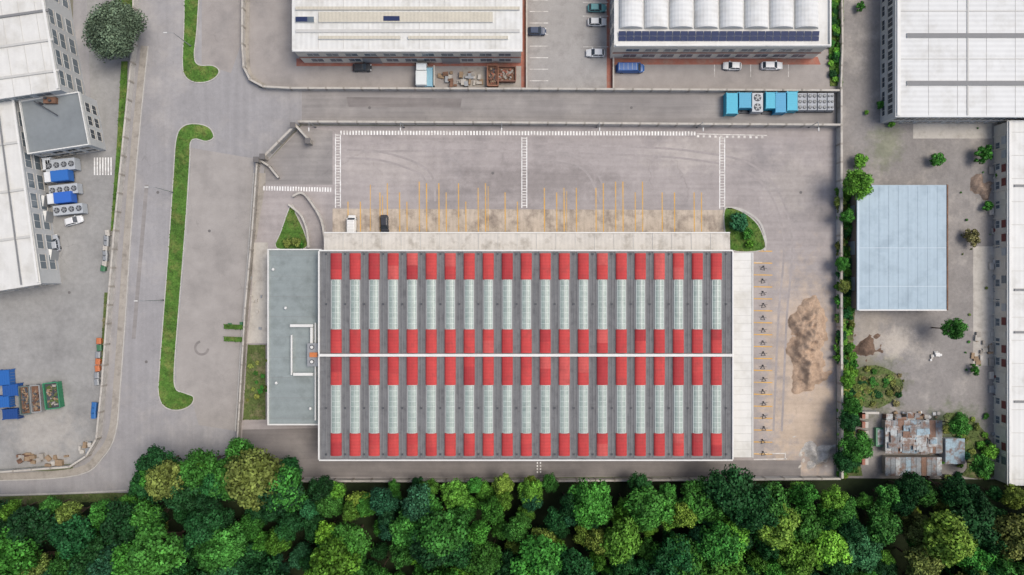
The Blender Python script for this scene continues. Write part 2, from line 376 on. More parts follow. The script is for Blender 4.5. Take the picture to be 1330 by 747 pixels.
lawn('lawn',WP([(322,448),(345,448),(345,545),(316,545)]),grass_dry,seed=8,dens=6,kerb=False)
lawn('grass_verge',WP([(1072,-40),(1096,-40),(1094,112),(1078,112)]),grass,seed=9,kerb=False)
lawn('scrub_verge',WP([(1090,232),(1110,240),(1110,405),(1106,470),(1105,540),(1120,618),(1090,618)]),grass_dry,seed=10,kerb=False,dens=4)
lawn('scrub_verge',ccw(sm(WP([(1112,482),(1140,475),(1168,490),(1170,510),(1140,530),(1112,520)]),4,True)),grass_dry,seed=11,kerb=False,dens=6)
lawn('scrub_verge',ccw(sm(WP([(1225,540),(1262,545),(1290,580),(1290,618),(1250,618),(1256,600)]),4,True)),grass_dry,seed=12,kerb=False,dens=6)
lawn('grass_verge',WP([(-200,649),(0,645),(150,640),(165,641),(165,650),(-200,664)]),grass_dry,seed=13,kerb=False)
def kerb(name,pts,w=.3,h=.13,mat=None,s=4):
    m=M(); m.ribbon(sm(WP(pts),s),w,.0,mat or kerbm,h=h); return m.make(name)
kerb('kerb',[(-200,646),(0,643),(100,640),(165,637)],.35)
kerb('pavement',[(188,60),(176,180),(166,300),(158,420),(152,500),(146,560),(130,590),(100,612),(0,619),(-200,620)],1.6,.12,concrete_d)
kerb('kerb',[(192.6,60),(180.7,180),(170.7,300),(162.7,420),(156.7,500),(150.7,562),(134,594),(102,617),(0,624),(-200,625)],.2,.14)
kerb('pavement',[(324,-60),(321,30),(322,85),(330,102),(345,113)],1.0,.12,concrete_d)
kerb('kerb',[(330,225),(324,310),(314,440),(306,560)],.3)
kerb('kerb',[(940,270),(962,272),(985,287),(994,310),(993,326)],.5)
def wall(name,pts,h=2.0,w=.3,mat=None,s=0,cap=True,posts=4.0):
    P=WP(pts); P=sm(P,s) if s else P
    e=empty(name); m=M(); m.ribbon(P,w,0,mat or wallm,h=h); m.make('panels',e)
    c=M(); c.ribbon(P,w+.14,h+.002,concrete,h=.1)
    if posts:
        for i in range(len(P)-1):
            a,b=Vector(P[i]),Vector(P[i+1]); L=(b-a).length; k=max(1,int(L/posts)); ang=math.atan2(b.y-a.y,b.x-a.x)
            for q in range(k):
                p=a.lerp(b,q/k); c.obox(p.x,p.y,0,h+.16,.4,w+.2,ang,concrete_d)
    c.make('coping',e); return e
wall('perimeter_wall',[(392,161),(640,162),(900,164),(1086,165)],2.2,.3)
wall('perimeter_wall',[(1087,166),(1087,400),(1088,618)],2.2,.35)
wall('perimeter_wall',[(316,622),(700,622),(1087,619)],1.8,.3)
wall('perimeter_wall',[(319,-100),(318,60),(320,90),(328,106),(345,115),(380,117),(700,118),(1086,120)],1.6,.28)
wall('perimeter_wall',[(1088,118),(1088,164)],1.8,.3)
wall('perimeter_wall',[(1088,-100),(1090,60),(1088,116)],1.6,.25)
wall('boundary_wall',[(180,-100),(178,60),(166,180),(154,300),(144,420),(138,500),(131,568),(118,590),(96,604),(0,611),(-200,613)],1.7,.28)
wall('boundary_wall',[(337,215),(331,300),(322,400),(312,570)],1.6,.22,concrete_d)
wall('gate_wall',[(346,206),(384,168)],2.0,.35)
wall('gate_wall',[(388,166),(406,186)],2.0,.3)
wall('gate_wall',[(338,208),(352,217),(364,232)],1.2,.3,concrete_d)
wall('garden_wall',[(382,256),(395,252),(410,270),(420,290),(424,318)],1.2,.3,s=5,posts=0)
wall('garden_wall',[(376,266),(392,280),(400,300),(402,322)],.8,.3,s=5,posts=0)
wall('partition_wall',[(565,88),(565,114)],1.6,.2,posts=0)
wall('partition_wall',[(684,-60),(684,116)],.9,.2,brickp,posts=0)
wall('partition_wall',[(796,60),(796,116)],.9,.2,brickp,posts=0)
m=M()
for x,y in ((338,210),(346,206),(385,166),(404,186)):
    X,Y=W(x,y); m.box(X-.5,X+.5,Y-.5,Y+.5,0,2.6,concrete_d); m.box(X-.6,X+.6,Y-.6,Y+.6,2.602,2.75,castiron)
m.make('gate_pillars')
m=M()
a=W(350,204);b=W(382,172)
for k in range(40):
    t=k/39; X=a[0]+(b[0]-a[0])*t+.8; Y=a[1]+(b[1]-a[1])*t+.8; m.cyl((X,Y,.1),(X,Y,1.6),.03,.03,5,metalg)
m.ribbon([(a[0]+.8,a[1]+.8),(b[0]+.8,b[1]+.8)],.08,1.6,metalg,h=.08); m.make('sliding_gate')
# ================================================================ MARKINGS
def dashes(m,p0,p1,n,wid,fill,z,mat,along=True):
    a=Vector(W(*p0)); b=Vector(W(*p1)); d=(b-a)/n; u=d.normalized(); v=Vector((-u.y,u.x))
    for i in range(n):
        s0=a+d*i; s1=a+d*(i+fill)
        q=[s0-v*wid/2,s1-v*wid/2,s1+v*wid/2,s0+v*wid/2]; m.face([(*x,z) for x in q],mat)
m=M(); Z=.022
dashes(m,(442,172.5),(905,173.5),118,.95,.56,Z,white_paint)
dashes(m,(905,174),(996,176),1,.2,1,Z,white_worn); dashes(m,(905,177),(996,178.5),12,.5,.4,Z+.004,white_worn)
for x,y0,y1 in ((439,174,270),(681,178,270),(938,178,271)):
    for dx in (-3.2,3.2): dashes(m,(x+dx,y0),(x+dx,y1),1,.2,1,Z,white_paint)
    dashes(m,(x,y0+1),(x,y1),int((y1-y0)/3.6),.85,.3,Z+.004,white_worn)
dashes(m,(342,244.5),(432,246.5),26,1.0,.55,Z,white_paint)
dashes(m,(122,216),(147,216),7,4.0,.5,Z,white_paint)
for seg in (((979,589),(1020,589)),((979,597),(1022,596)),((1020,588),(1020,597)),((979,341),(990,341))): dashes(m,*seg,1,.22,1,Z,white_worn)
for x in (698,702): dashes(m,(x,600),(x,616),4,.3,.6,Z,white_paint)
for y in (12,30,70): 
    dashes(m,(757,y-9),(790,y-9),1,.15,1,Z,white_worn)
for y in range(0,110,15): dashes(m,(688,y),(712,y),1,.15,1,Z,white_worn)
for x in (928,975,1024): dashes(m,(x,84),(x,100),1,.15,1,Z,white_worn)
m.make('road_markings')
m=M(); r=random.Random(5)
x=452; k=0
while x<936:
    top=r.choice((236,238,244,250,262)) 
    if r.random()<.9: dashes(m,(x,top),(x+.3,301),1,.19+.05*r.random(),1,Z+.006,yellow_worn)
    if r.random()<.12: dashes(m,(x+3.5,top+4),(x+3.5,300),1,.14,1,Z+.006,yellow_worn)
    x+=(16,9.5)[k%2]; k+=1
y=326
while y<592:
    dashes(m,(979,y),(1003,y+.4),1,.22,1,Z+.006,yellow_worn); y+=(15.5)
m.make('bay_markings')
m0=M()
for sgn in (-1,1): m0.cyl((sgn*.5,-.5,.05),(0,.35,.32),.05,.05,6,darkmetal)
m0.cyl((-.5,-.5,.06),(.5,-.5,.06),.06,.06,6,darkmetal); m0.cyl((-.9,.0,.1),(.9,.0,.1),.04,.04,6,darkmetal); m0.box(-.12,.12,.2,.45,0,.3,black)
bar=m0.make('parking_barrier'); first=True
for y in list(range(342,596,16)):
    o=bar if first else bar.copy()
    if not first: bpy.context.collection.objects.link(o)
    first=False; X,Y=W(991+r.uniform(-1,1),y+6+r.uniform(-1,1)); place(o,X,Y,.012,r.uniform(-.3,.3)); o.name='parking_barrier'
# ================================================================ MAIN WAREHOUSE
e=empty('warehouse')
HR=8.0
xL,yT=W(415.5,326.5,HR); xR,yB=W(950.5,596.5,HR)
m=M(); m.box(xL+.2,xR-.2,yB+.2,yT-.2,-.05,HR-.2,wall_beige); m.make('walls',e)
m=M(); m.box(xL,xR,yB,yT,HR-.198,HR,white_trim,roof_valley)
m.make('roof_deck',e)
m=M()
for (a,b,c,d) in ((xL-.12,xR+.12,yT,yT+.3),(xL-.12,xR+.12,yB-.3,yB),(xL-.3,xL,yB,yT),(xR,xR+.3,yB,yT)): m.box(a,b,c,d,HR-.3,HR+.35,white_trim)
ym=W(0,461,HR)[1]; m.box(xL+.004,xR-.004,ym-.28,ym+.28,HR+.2,HR+.95,white_trim)
m.make('parapet',e)
m=M(); mg=M(); rr=random.Random(11)
pitch=24.73; hw=7.3*S*(H-HR)/H
for i in range(21):
    cx=W(436.2+pitch*i,0,HR+.4)[0]
    def arc(y0,y1,mat,hh=.62,wq=hw,z=HR+.12):
        n=8
        pr=[(cx+wq*math.cos(math.pi*(1-k/n)),z+hh*math.sin(math.pi*k/n)**.8) for k in range(n+1)]
        b=len(m.v)
        for yy in (y0,y1): m.v.extend([(x,yy,zz) for x,zz in pr])
        for k in range(n): m.f.append([b+k,b+k+1,b+n+2+k,b+n+1+k]); m.m.append(m.mi(mat))
        m.f.append([b+k for k in range(n+1)][::-1]); m.m.append(m.mi(mat))
        m.f.append([b+n+1+k for k in range(n+1)]); m.m.append(m.mi(mat))
    m.box(cx-hw-.1,cx+hw+.1,yB+.3,yT-.05,HR+.002,HR+.12,seam_d)
    for kind,a,b in (('r',329,363),('s',363,428),('r',428,458.5),('r',463.5,500),('s',500,563),('r',563,592)):
        if kind=='r':
            k=rr.choice((1,1,2,2)); cuts=[a]+sorted([a+(b-a)*rr.uniform(.35,.65) for _ in range(k-1)])+[b]
            for q in range(len(cuts)-1):
                arc(W(0,cuts[q+1],HR+.4)[1],W(0,cuts[q],HR+.4)[1],rr.choices(reds,(6,4,1.4,1.4))[0])
        else:
            y1=W(0,a+.6,HR+.4)[1]; y0=W(0,b-.6,HR+.4)[1]; arc(y0,y1,skyl,.5,hw*.78)
            n=9
            for q in range(n+1):
                yy=y0+(y1-y0)*q/n; arc(yy-.05,yy+.05,skyrib,.56,hw*.82,HR+.12)
            for xx in (-.76,.76): mg.box(cx+hw*xx-.05,cx+hw*xx+.05,y0,y1,HR+.13,HR+.36,skyrib)
            mg.box(cx-.04,cx+.04,y0,y1,HR+.64,HR+.70,skyrib)
m.make('roof_vaults',e); mg.make('skylight_frames',e)
m=M()
for i in range(22):
    cx=W(423.8+pitch*i,0,HR)[0]
    m.box(cx-.05,cx+.05,yB+.4,yT-.1,HR+.002,HR+.1,seam_d)
    for py in (330,395,530,590): 
        Y=W(0,py,HR)[1]; m.box(cx-.2,cx+.2,Y-.2,Y+.2,HR+.1,HR+.22,darkmetal)
m.make('gutters',e)
hc=5.2
m=M(); a=W(421,303,hc); b=W(948,303,hc)
m.hexa([(a[0],yT,hc-.25),(b[0],yT,hc-.25),(b[0],a[1],hc-.4),(a[0],a[1],hc-.4)],[(a[0],yT,hc+.25),(b[0],yT,hc+.25),(b[0],a[1],hc),(a[0],a[1],hc)],white_trim,canopy_m)
for k in range(22):
    X=a[0]+(b[0]-a[0])*k/21; 
    if 0<k<21: m.hexa([(X-.05,yT,hc+.2),(X+.05,yT,hc+.2),(X+.05,a[1],hc-.05),(X-.05,a[1],hc-.05)],[(X-.05,yT,hc+.33),(X+.05,yT,hc+.33),(X+.05,a[1],hc+.08),(X-.05,a[1],hc+.08)],seam)
m.box(a[0],b[0],a[1],a[1]+.25,hc-.4,hc+.2,white_trim)
for k in range(12):
    X=a[0]+1+(b[0]-a[0]-2)*k/11; m.cyl((X,a[1]-.4,0),(X,a[1]-.4,hc-.35),.15,.15,8,metalg)
m.make('north_canopy',e)
m=M(); a=W(978,328,hc); b=W(978,594,hc)
m.box(xR+.3,a[0],b[1],a[1],hc-.3,hc,white_trim,roof_white)
for k in range(1,26):
    Y=b[1]+(a[1]-b[1])*k/26; m.box(xR+.32,a[0]-.05,Y-.04,Y+.04,hc+.001,hc+.06,seam)
m.box(a[0]-.2,a[0],b[1],a[1],hc+.002,hc+.2,white_trim)
for k in range(8):
    Y=b[1]+1+(a[1]-b[1]-2)*k/7; m.cyl((a[0]-.5,Y,0),(a[0]-.5,Y,hc-.3),.15,.15,8,metalg)
m.make('east_canopy',e)
m=M(); r=random.Random(3)
for k in range(20):
    X=xL+2.5+(xR-xL-5)*k/19; m.box(X-1.5,X+1.5,yT-.22,yT-.12,.4,4.4,metalg); m.box(X-1.7,X+1.7,yT-.25,yT-.16,.4,4.6,darkmetal)
m.make('dock_doors',e)
ho=5.5; m=M()
a=W(348,323.5,ho); b=W(414,552,ho)
m.box(a[0]+.2,xL-.302,b[1]+.2,a[1]-.2,-.05,ho-.1,wall_grey); m.box(a[0],xL-.302,b[1],a[1],ho-.098,ho,white_trim,roof_grey)
for q in ((a[0],a[0]+.25,b[1],a[1]),(a[0]+.25,xL-.31,a[1]-.25,a[1]),(a[0]+.25,xL-.31,b[1],b[1]+.3)): m.box(*q,ho+.002,ho+.35,white_trim)
for k in range(9):
    Y=b[1]+1.5+(a[1]-b[1]-3)*k/8; m.box(a[0]+.3,xL-.32,Y-.03,Y+.03,ho+.001,ho+.02,seam_d)
m.make('office_block',e)
m=M()
def duct(p,q,w=.55,z=.5):
    A=W(*p,ho+z);B=W(*q,ho+z); 
    x0,x1=sorted((A[0],B[0])); y0,y1=sorted((A[1],B[1])); m.box(x0-w/2,x1+w/2,y0-w/2,y1+w/2,ho+z-.3,ho+z+.3,white_trim)
duct((379,423),(405,423),.6,.6);duct((405,427),(405,452),.55,.62);duct((379,436),(379,486),.3,.5);duct((383,486),(405,486),.6,.6);duct((410,420),(410,545),.3,.5)
m.pbox(399,446,413,476,ho+.01,ho+1.3,metalg); m.pbox(402,458,412,464,ho+1.31,ho+1.7,plain('orange_unit',C(200,120,70)))
for cy in (451,470):
    X,Y=W(405,cy,ho+1.4); m.cyl((X,Y,ho+1.3),(X,Y,ho+1.5),.5,.5,14,darkmetal); m.cyl((X,Y,ho+1.5),(X,Y,ho+1.53),.35,.35,12,white_trim)
for px,py in ((360,497),(372,400),(404,530),(356,350)):
    X,Y=W(px,py,ho); m.cyl((X,Y,ho),(X,Y,ho+.7),.22,.22,10,metalg); m.cyl((X,Y,ho+.7),(X,Y,ho+.8),.32,.2,10,white_trim)
m.make('air_handling_unit',e)
# ================================================================ OTHER BUILDINGS
h=8
P=[W(381,66,h),W(677,66,h),W(677,-260,h),W(381,-260,h)]
e=building('factory_building',P,h,wall_beige,roof_white3,((1.2,3.0,4.2,2.6),(4.9,6.3,4.2,2.6)),parapet=0,gl=glass_l)
m=M()
for (y0,y1,z,mt,x0,x1) in ((9,13,.5,roof_beige,384,675),(16,29,.45,roof_beige,414,640),(22,29,.46,glass_l,384,408),(38,42,.3,seam,384,675),(47,51,.5,roof_beige,414,520),(47,51,.5,roof_beige,530,660),(64,67,.35,white_trim,380,678),(-60,-50,.5,roof_beige,384,675),(-10,-2,.4,seam,384,675)):
    m.pbox(x0,y0,x1,y1,h+.19,h+.19+z,white_trim,mt,h=h+.5)
m.pbox(498,21,519,27,h+.65,h+.75,solar,h=h+.7)
m.pbox(384,22,399,28,h+.66,h+.7,solar,h=h+.7)
for k in range(1,9):
    px=381+k*32.8; m.pbox(px-.25,-260,px+.25,64,h+.185,h+.24,seam,h=h)
m.make('roof_details',e)
m=M()
yb=P[0][1]
for k in range(8):
    X=P[0][0]+4+(P[1][0]-P[0][0]-8)*k/7
    if k in (2,5): m.box(X-2,X+2,yb-.16,yb-.1,0,4.2,metalg)
m.box(P[0][0],P[1][0],yb-.2,yb-.1,3.9,4.2,brickp)
m.make('doors',e)
h=8
P=[W(799,60,h),W(1077,60,h),W(1077,-260,h),W(799,-260,h)]
e=building('vaulted_factory_building',P,h,wall_beige,roof_white,((1.2,3.0,4.2,2.8),(4.9,6.3,4.2,2.8)),gl=glass_l)
m=M(); x0,yy0=W(803,38,h); x1=W(1063,0,h)[0]; yy1=W(0,-255,h)[1]; nv=8
for k in range(nv):
    a=x0+(x1-x0)*k/nv; b=x0+(x1-x0)*(k+1)/nv; c=(a+b)/2; w=(b-a)/2-.15; n=10
    pr=[(c+w*math.cos(math.pi*(1-q/n)),h+.2+1.5*math.sin(math.pi*q/n)) for q in range(n+1)]
    m.loft([[(x,yy0,z) for x,z in pr],[(x,yy1,z) for x,z in pr]],roof_white2)
m.make('roof_vaults',e,smooth=False)
m=M()
for k in range(26):
    xa=x0+(x1-x0)*k/26; xb=x0+(x1-x0)*(k+.94)/26; ya=W(0,53,h+.5)[1]; ybb=W(0,41,h+.5)[1]
    for (p,q) in ((ya,(ya+ybb)/2-.04),((ya+ybb)/2+.04,ybb)):
        m.hexa([(xa,p,h+.3+(p-ya)*.2),(xb,p,h+.3+(p-ya)*.2),(xb,q,h+.3+(q-ya)*.2),(xa,q,h+.3+(q-ya)*.2)],[(xa,p,h+.36+(p-ya)*.2),(xb,p,h+.36+(p-ya)*.2),(xb,q,h+.36+(q-ya)*.2),(xa,q,h+.36+(q-ya)*.2)],white_trim,solar)
m.make('solar_panels',e)
m=M(); m.ribbon([P[0],P[1],(P[1][0],P[1][1]+50)],.4,h+.19,white_trim,h=.5); 
m.box(P[0][0],P[1][0],P[0][1]-.2,P[0][1]-.1,3.9,4.2,brickp); m.make('parapet',e)
h=6.5
P=[W(1164,151,h),W(1460,151,h),W(1460,-260,h),W(1164,-260,h)]
e=building('white_warehouse',P,h,wall_grey,roof_white2,((1.0,2.0,3.2,2.2),(3.4,5.2,2.4,1.9)))
m=M()
for y in (46,108,-16,-78): m.pbox(1178,y-3,1440,y+3,h+.19,h+.4,seam,seam_d,h=h+.4)
for y in (77,15,-47): m.pbox(1170,y-.5,1440,y+.5,h+.19,h+.27,seam,h=h)
for k in range(8):
    px=1168+k*37.5; m.pbox(px-.2,-260,px+.2,150,h+.185,h+.23,seam,h=h)
m.pbox(1255,-260,1257,150,h+.2,h+.34,seam,h=h)
m.pbox(1164,-260,1168,151,h+.19,h+.5,white_trim,h=h)
m.make('roof_details',e)
h=4.4
P=[W(1309,158,h),W(1520,158,h),W(1520,629,h),W(1309,629,h)]
e=building('long_warehouse',P,h,wall_beige,roof_white3,((.8,1.9,4.4,1.6),),gl=glass_l)
m=M(); xw=P[0][0]; ya=W(0,629,h)[1]; yb=W(0,158,h)[1]; k=0; y=ya+1
rr=random.Random(9)
while y<yb-3:
    m.box(xw-.14,xw-.08,y,y+1.7,2.6,3.9,rr.choice((maroon,wall_grey,glass_l,wall_beige,maroon)))
    m.box(xw-.2,xw-.09,y+2.1,y+2.4,0,4.2,wall_beige)
    if rr.random()<.3: m.box(xw-1.3,xw-.26,y,y+1.6,0,.5,rr.choice((concrete,metalg,concrete_d)))
    y+=3.1
m.make('wall_panels',e)
m=M()
for y in range(172,629,30): m.pbox(1313,y-.3,1500,y+.3,h+.185,h+.25,seam,h=h)
for y in (240,375,430,520): m.pbox(1316,y,1500,y+3,h+.26,h+.4,seam_d,h=h)
m.pbox(1309,158,1312,629,h+.19,h+.45,white_trim,h=h); m.make('roof_details',e)
h=5
P=[W(1116,242,h),W(1228,242,h),W(1228,401,h),W(1116,401,h)]
e=building('blue_roof_shed',P,h,surf('wall_dark',C(120,104,92),((.5,.1),(3,.1)),.9),roof_blue,())
m=M()
for k in range(1,9): 
    px=1116+k*12.6; m.pbox(px-.2,242,px+.2,401,h+.185,h+.22,roof_blue,h=h)
sblue=plain('shed_seam',C(180,194,202))
for y in (322,372): m.pbox(1116,y-.4,1228,y+.4,h+.19,h+.25,sblue,h=h)
m.pbox(1112.5,240,1115.2,403,h-.1,h+.3,sblue,h=h); m.pbox(1228.8,240,1230.5,403,h-.1,h+.3,rust,h=h); m.pbox(1115,402,1229,403.6,h-.1,h+.22,white_trim,h=h)
m.make('roof_details',e)
m=M()
for k in range(3): Y=P[2][1]+4+k*8; m.box(P[0][0]-.06,P[0][0]-.01,Y,Y+3,0,3.2,metalg)
m.box(P[0][0]+4,P[0][0]+8,P[3][1]-.06,P[3][1]-.01,0,3.6,metalg); m.make('doors',e)
h=9.5
poly=WP([(-300,-200),(28,-200),(57,0),(77,116),(-300,172)],h)
e=building('west_factory_building',poly,h,wall_grey,roof_white,((1.2,3,4.5,3.2),(4.6,6.2,4.5,3.2),(7.2,8.6,4.5,3.2)),gl=glass_l)
m=M()
def oline(m,p,q,w,z0,z1,mat,h):
    m.ribbon([W(*p,h),W(*q,h)],w,z0,mat,h=z1-z0)
oline(m,(57,0),(77,116),.5,h+.19,h+.6,white_trim,h)
for y in (14,52,92): oline(m,(-200,y+38),(62+(y*.17),y),.5,h+.19,h+.5,seam_d if y==14 else seam,h)
for k in range(5):
    x=45-k*22; oline(m,(x,2),(x+19,118+(77-x-19)*.14),.08,h+.185,h+.25,seam,h)
m.make('roof_details',e)
h=6
poly=WP([(28,133),(104,121),(117,188),(39,200)],h)
e=building('annex_block',poly,h,wall_grey,surf('roof_bitumen',C(126,131,133),((.2,.08),(1,.06)),.9),((1.2,2.6,3,2),(3.6,5,3,2)),over=.2,parapet=.5)
m=M()
for (x,y) in ((60,128),(66,131),(52,134)): 
    X,Y=W(x,y,h+1); m.cyl((X,Y,h+.1),(X,Y,h+1.6),.25,.25,8,darkmetal)
a=W(45,132,h+1);b=W(75,150,h+1); m.cyl((*a,h+1.2),(*b,h+1),.12,.12,6,darkmetal); m.pbox(56,126,72,134,h+.19,h+1.1,rust)
m.make('roof_plant',e)
h=7
poly=WP([(-300,170),(-2,126),(16,124),(52,368),(-300,424)],h)
e=building('west_warehouse',poly,h,wall_grey,roof_white,((1.2,3,4.5,3.2),(4.2,6,4.5,3.2)),gl=glass_l)
m=M()
for k in range(3,12,3):
    t=k/12; x=18+34*t; y=124+244*t; oline(m,(-260,y+40),(x-1,y),.5,h+.185,h+.5,seam,h)
oline(m,(18,126),(51,367),.45,h+.26,h+.55,white_trim,h); oline(m,(-2,128),(30,370),.25,h+.51,h+.7,seam_d,h)
m.make('roof_details',e)
m=M()
for y in (150,172,194,260,280,330):
    t=(y-124)/244; X,Y=W(24+34*t+6,y,3)
    m.obox(X,Y,0,2.6,2.2,2.4,-.13,metalg,white_trim)
m.make('wall_units',e)
e=empty('ruined_shed'); m=M(); rr=random.Random(21)
def patch(x0,y0,x1,y1,n,zz,sc=(10,18)):
    for k in range(n):
        px=rr.uniform(x0,x1);py=rr.uniform(y0,y1); X,Y=W(px,py,zz); z=zz+k*.012
        m.obox(X,Y,z,z+.05,rr.uniform(*sc)*S,rr.uniform(*sc)*S*.7,rr.choice((0,0,math.pi/2))+rr.uniform(-.12,.12),rr.choices(sheetm,(4,2.5,2.5,2))[0],tilt=rr.uniform(-.12,.12))
m.pbox(1152,548,1224,588,0,2.3,concrete_d); m.pbox(1152,594,1222,616,0,2.2,concrete_d)
for k in range(9): m.pbox(1150+k*8.2,546,1150+k*8.2+7.8,589,2.3+(k%2)*.05,2.36+(k%2)*.05,sheetm[(0,1,2,0,3,1,0,2,1)[k]])
patch(1158,552,1216,584,38,2.5,(8,17)); 
for k in range(11):
    px=1150+k*6.7; m.pbox(px,594,px+6.3,618,2.3+(k%2)*.05,2.36+(k%2)*.05,sheetm[(1,1,0,1,3,1,1,2,1,1,0)[k]])
patch(1155,540,1200,550,12,1.5,(5,12)); m.make('scrap_roof',e)
m=M()
for x,y in ((1129,536),(1129,548),(1129,560),(1129,572),(1129,584),(1129,596)): m.pbox(x-9,y,x-5,y+8,0,2.2,brickp); m.pbox(x-5,y,x-1,y+8,0,1.9,concrete)
m.pbox(1120,535,1142,538,0,2.2,concrete); m.make('brick_wall',e)
e=building('garden_hut',WP([(1229,571),(1251,571),(1251,601),(1229,601)],2.6),2.6,wall_grey,sheetm[3],())
m=M(); m.pbox(1138,556,1152,580,0,.9,plain('green_tank',C(90,140,110))); m.pbox(1140,558,1150,578,.902,.95,sheetm[0]); m.make('water_tank')
# ================================================================ MOUNDS
def heap(name,x0,y0,x1,y1,bumps,mat,seed,step=.28,rough=.25,spine=None):
    a=W(x0,y1);b=W(x1,y0); nx=int((b[0]-a[0])/step);ny=int((b[1]-a[1])/step)
    V=[];F=[]
    BB=[(*W(p,q),r1*S,r2*S,hh) for p,q,r1,r2,hh in bumps]
    SP=[(*W(p,q),r1*S,hh) for p,q,r1,hh in (spine or [])]
    for j in range(ny+1):
        for i in range(nx+1):
            X=a[0]+i*step;Y=a[1]+j*step; z=-.1
            wx=mnoise.fractal(Vector((X*.22+seed,Y*.22,1.3)),1,2,3)*2.2; wy=mnoise.fractal(Vector((X*.22,Y*.22+seed,7.1)),1,2,3)*2.2
            Xw,Yw=X+wx,Y+wy
            if SP:
                for k in range(len(SP)-1):
                    p0,p1=SP[k],SP[k+1]; dx,dy=p1[0]-p0[0],p1[1]-p0[1]
                    t=max(0,min(1,((Xw-p0[0])*dx+(Yw-p0[1])*dy)/(dx*dx+dy*dy)))
                    d=math.hypot(Xw-p0[0]-dx*t,Yw-p0[1]-dy*t)/(p0[2]+(p1[2]-p0[2])*t)
                    hh=p0[3]+(p1[3]-p0[3])*t
                    z=max(z,hh*(1-d)) if d<1.2 else z
                if z>0: z=z*(1+.9*mnoise.ridged_multi_fractal(Vector((X*.3+seed,Y*.3,2)),1,2,3,1,2)-.8)+.05
            for (bx,by,r1,r2,hh) in BB:
                d=math.sqrt(((Xw-bx)/r1)**2+((Yw-by)/r2)**2)
                z=max(z,hh*(1-d**1.3)) if d<1.25 else z
            n=mnoise.fractal(Vector((X*.6+seed,Y*.6,seed)),1,2,4)
            z=z*(1+.3*n)+n*rough
            V.append((X,Y,max(z,-.08)))
    for j in range(ny):
        for i in range(nx):
            q=[j*(nx+1)+i,j*(nx+1)+i+1,(j+1)*(nx+1)+i+1,(j+1)*(nx+1)+i]
            if max(V[k][2] for k in q)>0: F.append(q)
    me=bpy.data.meshes.new(name); me.from_pydata(V,[],F); me.materials.append(mat)
    me.polygons.foreach_set('use_smooth',[True]*len(F)); me.update()
    o=bpy.data.objects.new(name,me); bpy.context.collection.objects.link(o); return o
heap('sand_pile',1010,382,1084,520,[],sand,3,.22,.14,spine=[(1058,398,11,1.0),(1050,418,20,2.1),(1054,438,20,1.9),(1044,458,23,2.2),(1052,474,22,1.7),(1042,492,17,1.1),(1046,504,9,.5)])
heap('gravel_pile',1026,566,1086,614,[(1052,586,14,11,1.4),(1064,596,14,10,1.5),(1050,604,10,7,.8),(1072,584,8,8,.9)],gravel,9,.22,.2)
heap('rubble_pile',1260,225,1295,262,[(1275,240,12,12,1.1),(1282,250,8,9,.8)],surf('rubble',C(140,122,108),((.6,.2),(3,.2)),.95,bump=.6),5,.25,.25)
heap('brushwood_pile',1100,432,1148,470,[(1122,450,15,13,1.4)],surf('brushwood',C(112,92,78),((.6,.2),(4,.3)),.95,bump=.8),7,.22,.35)
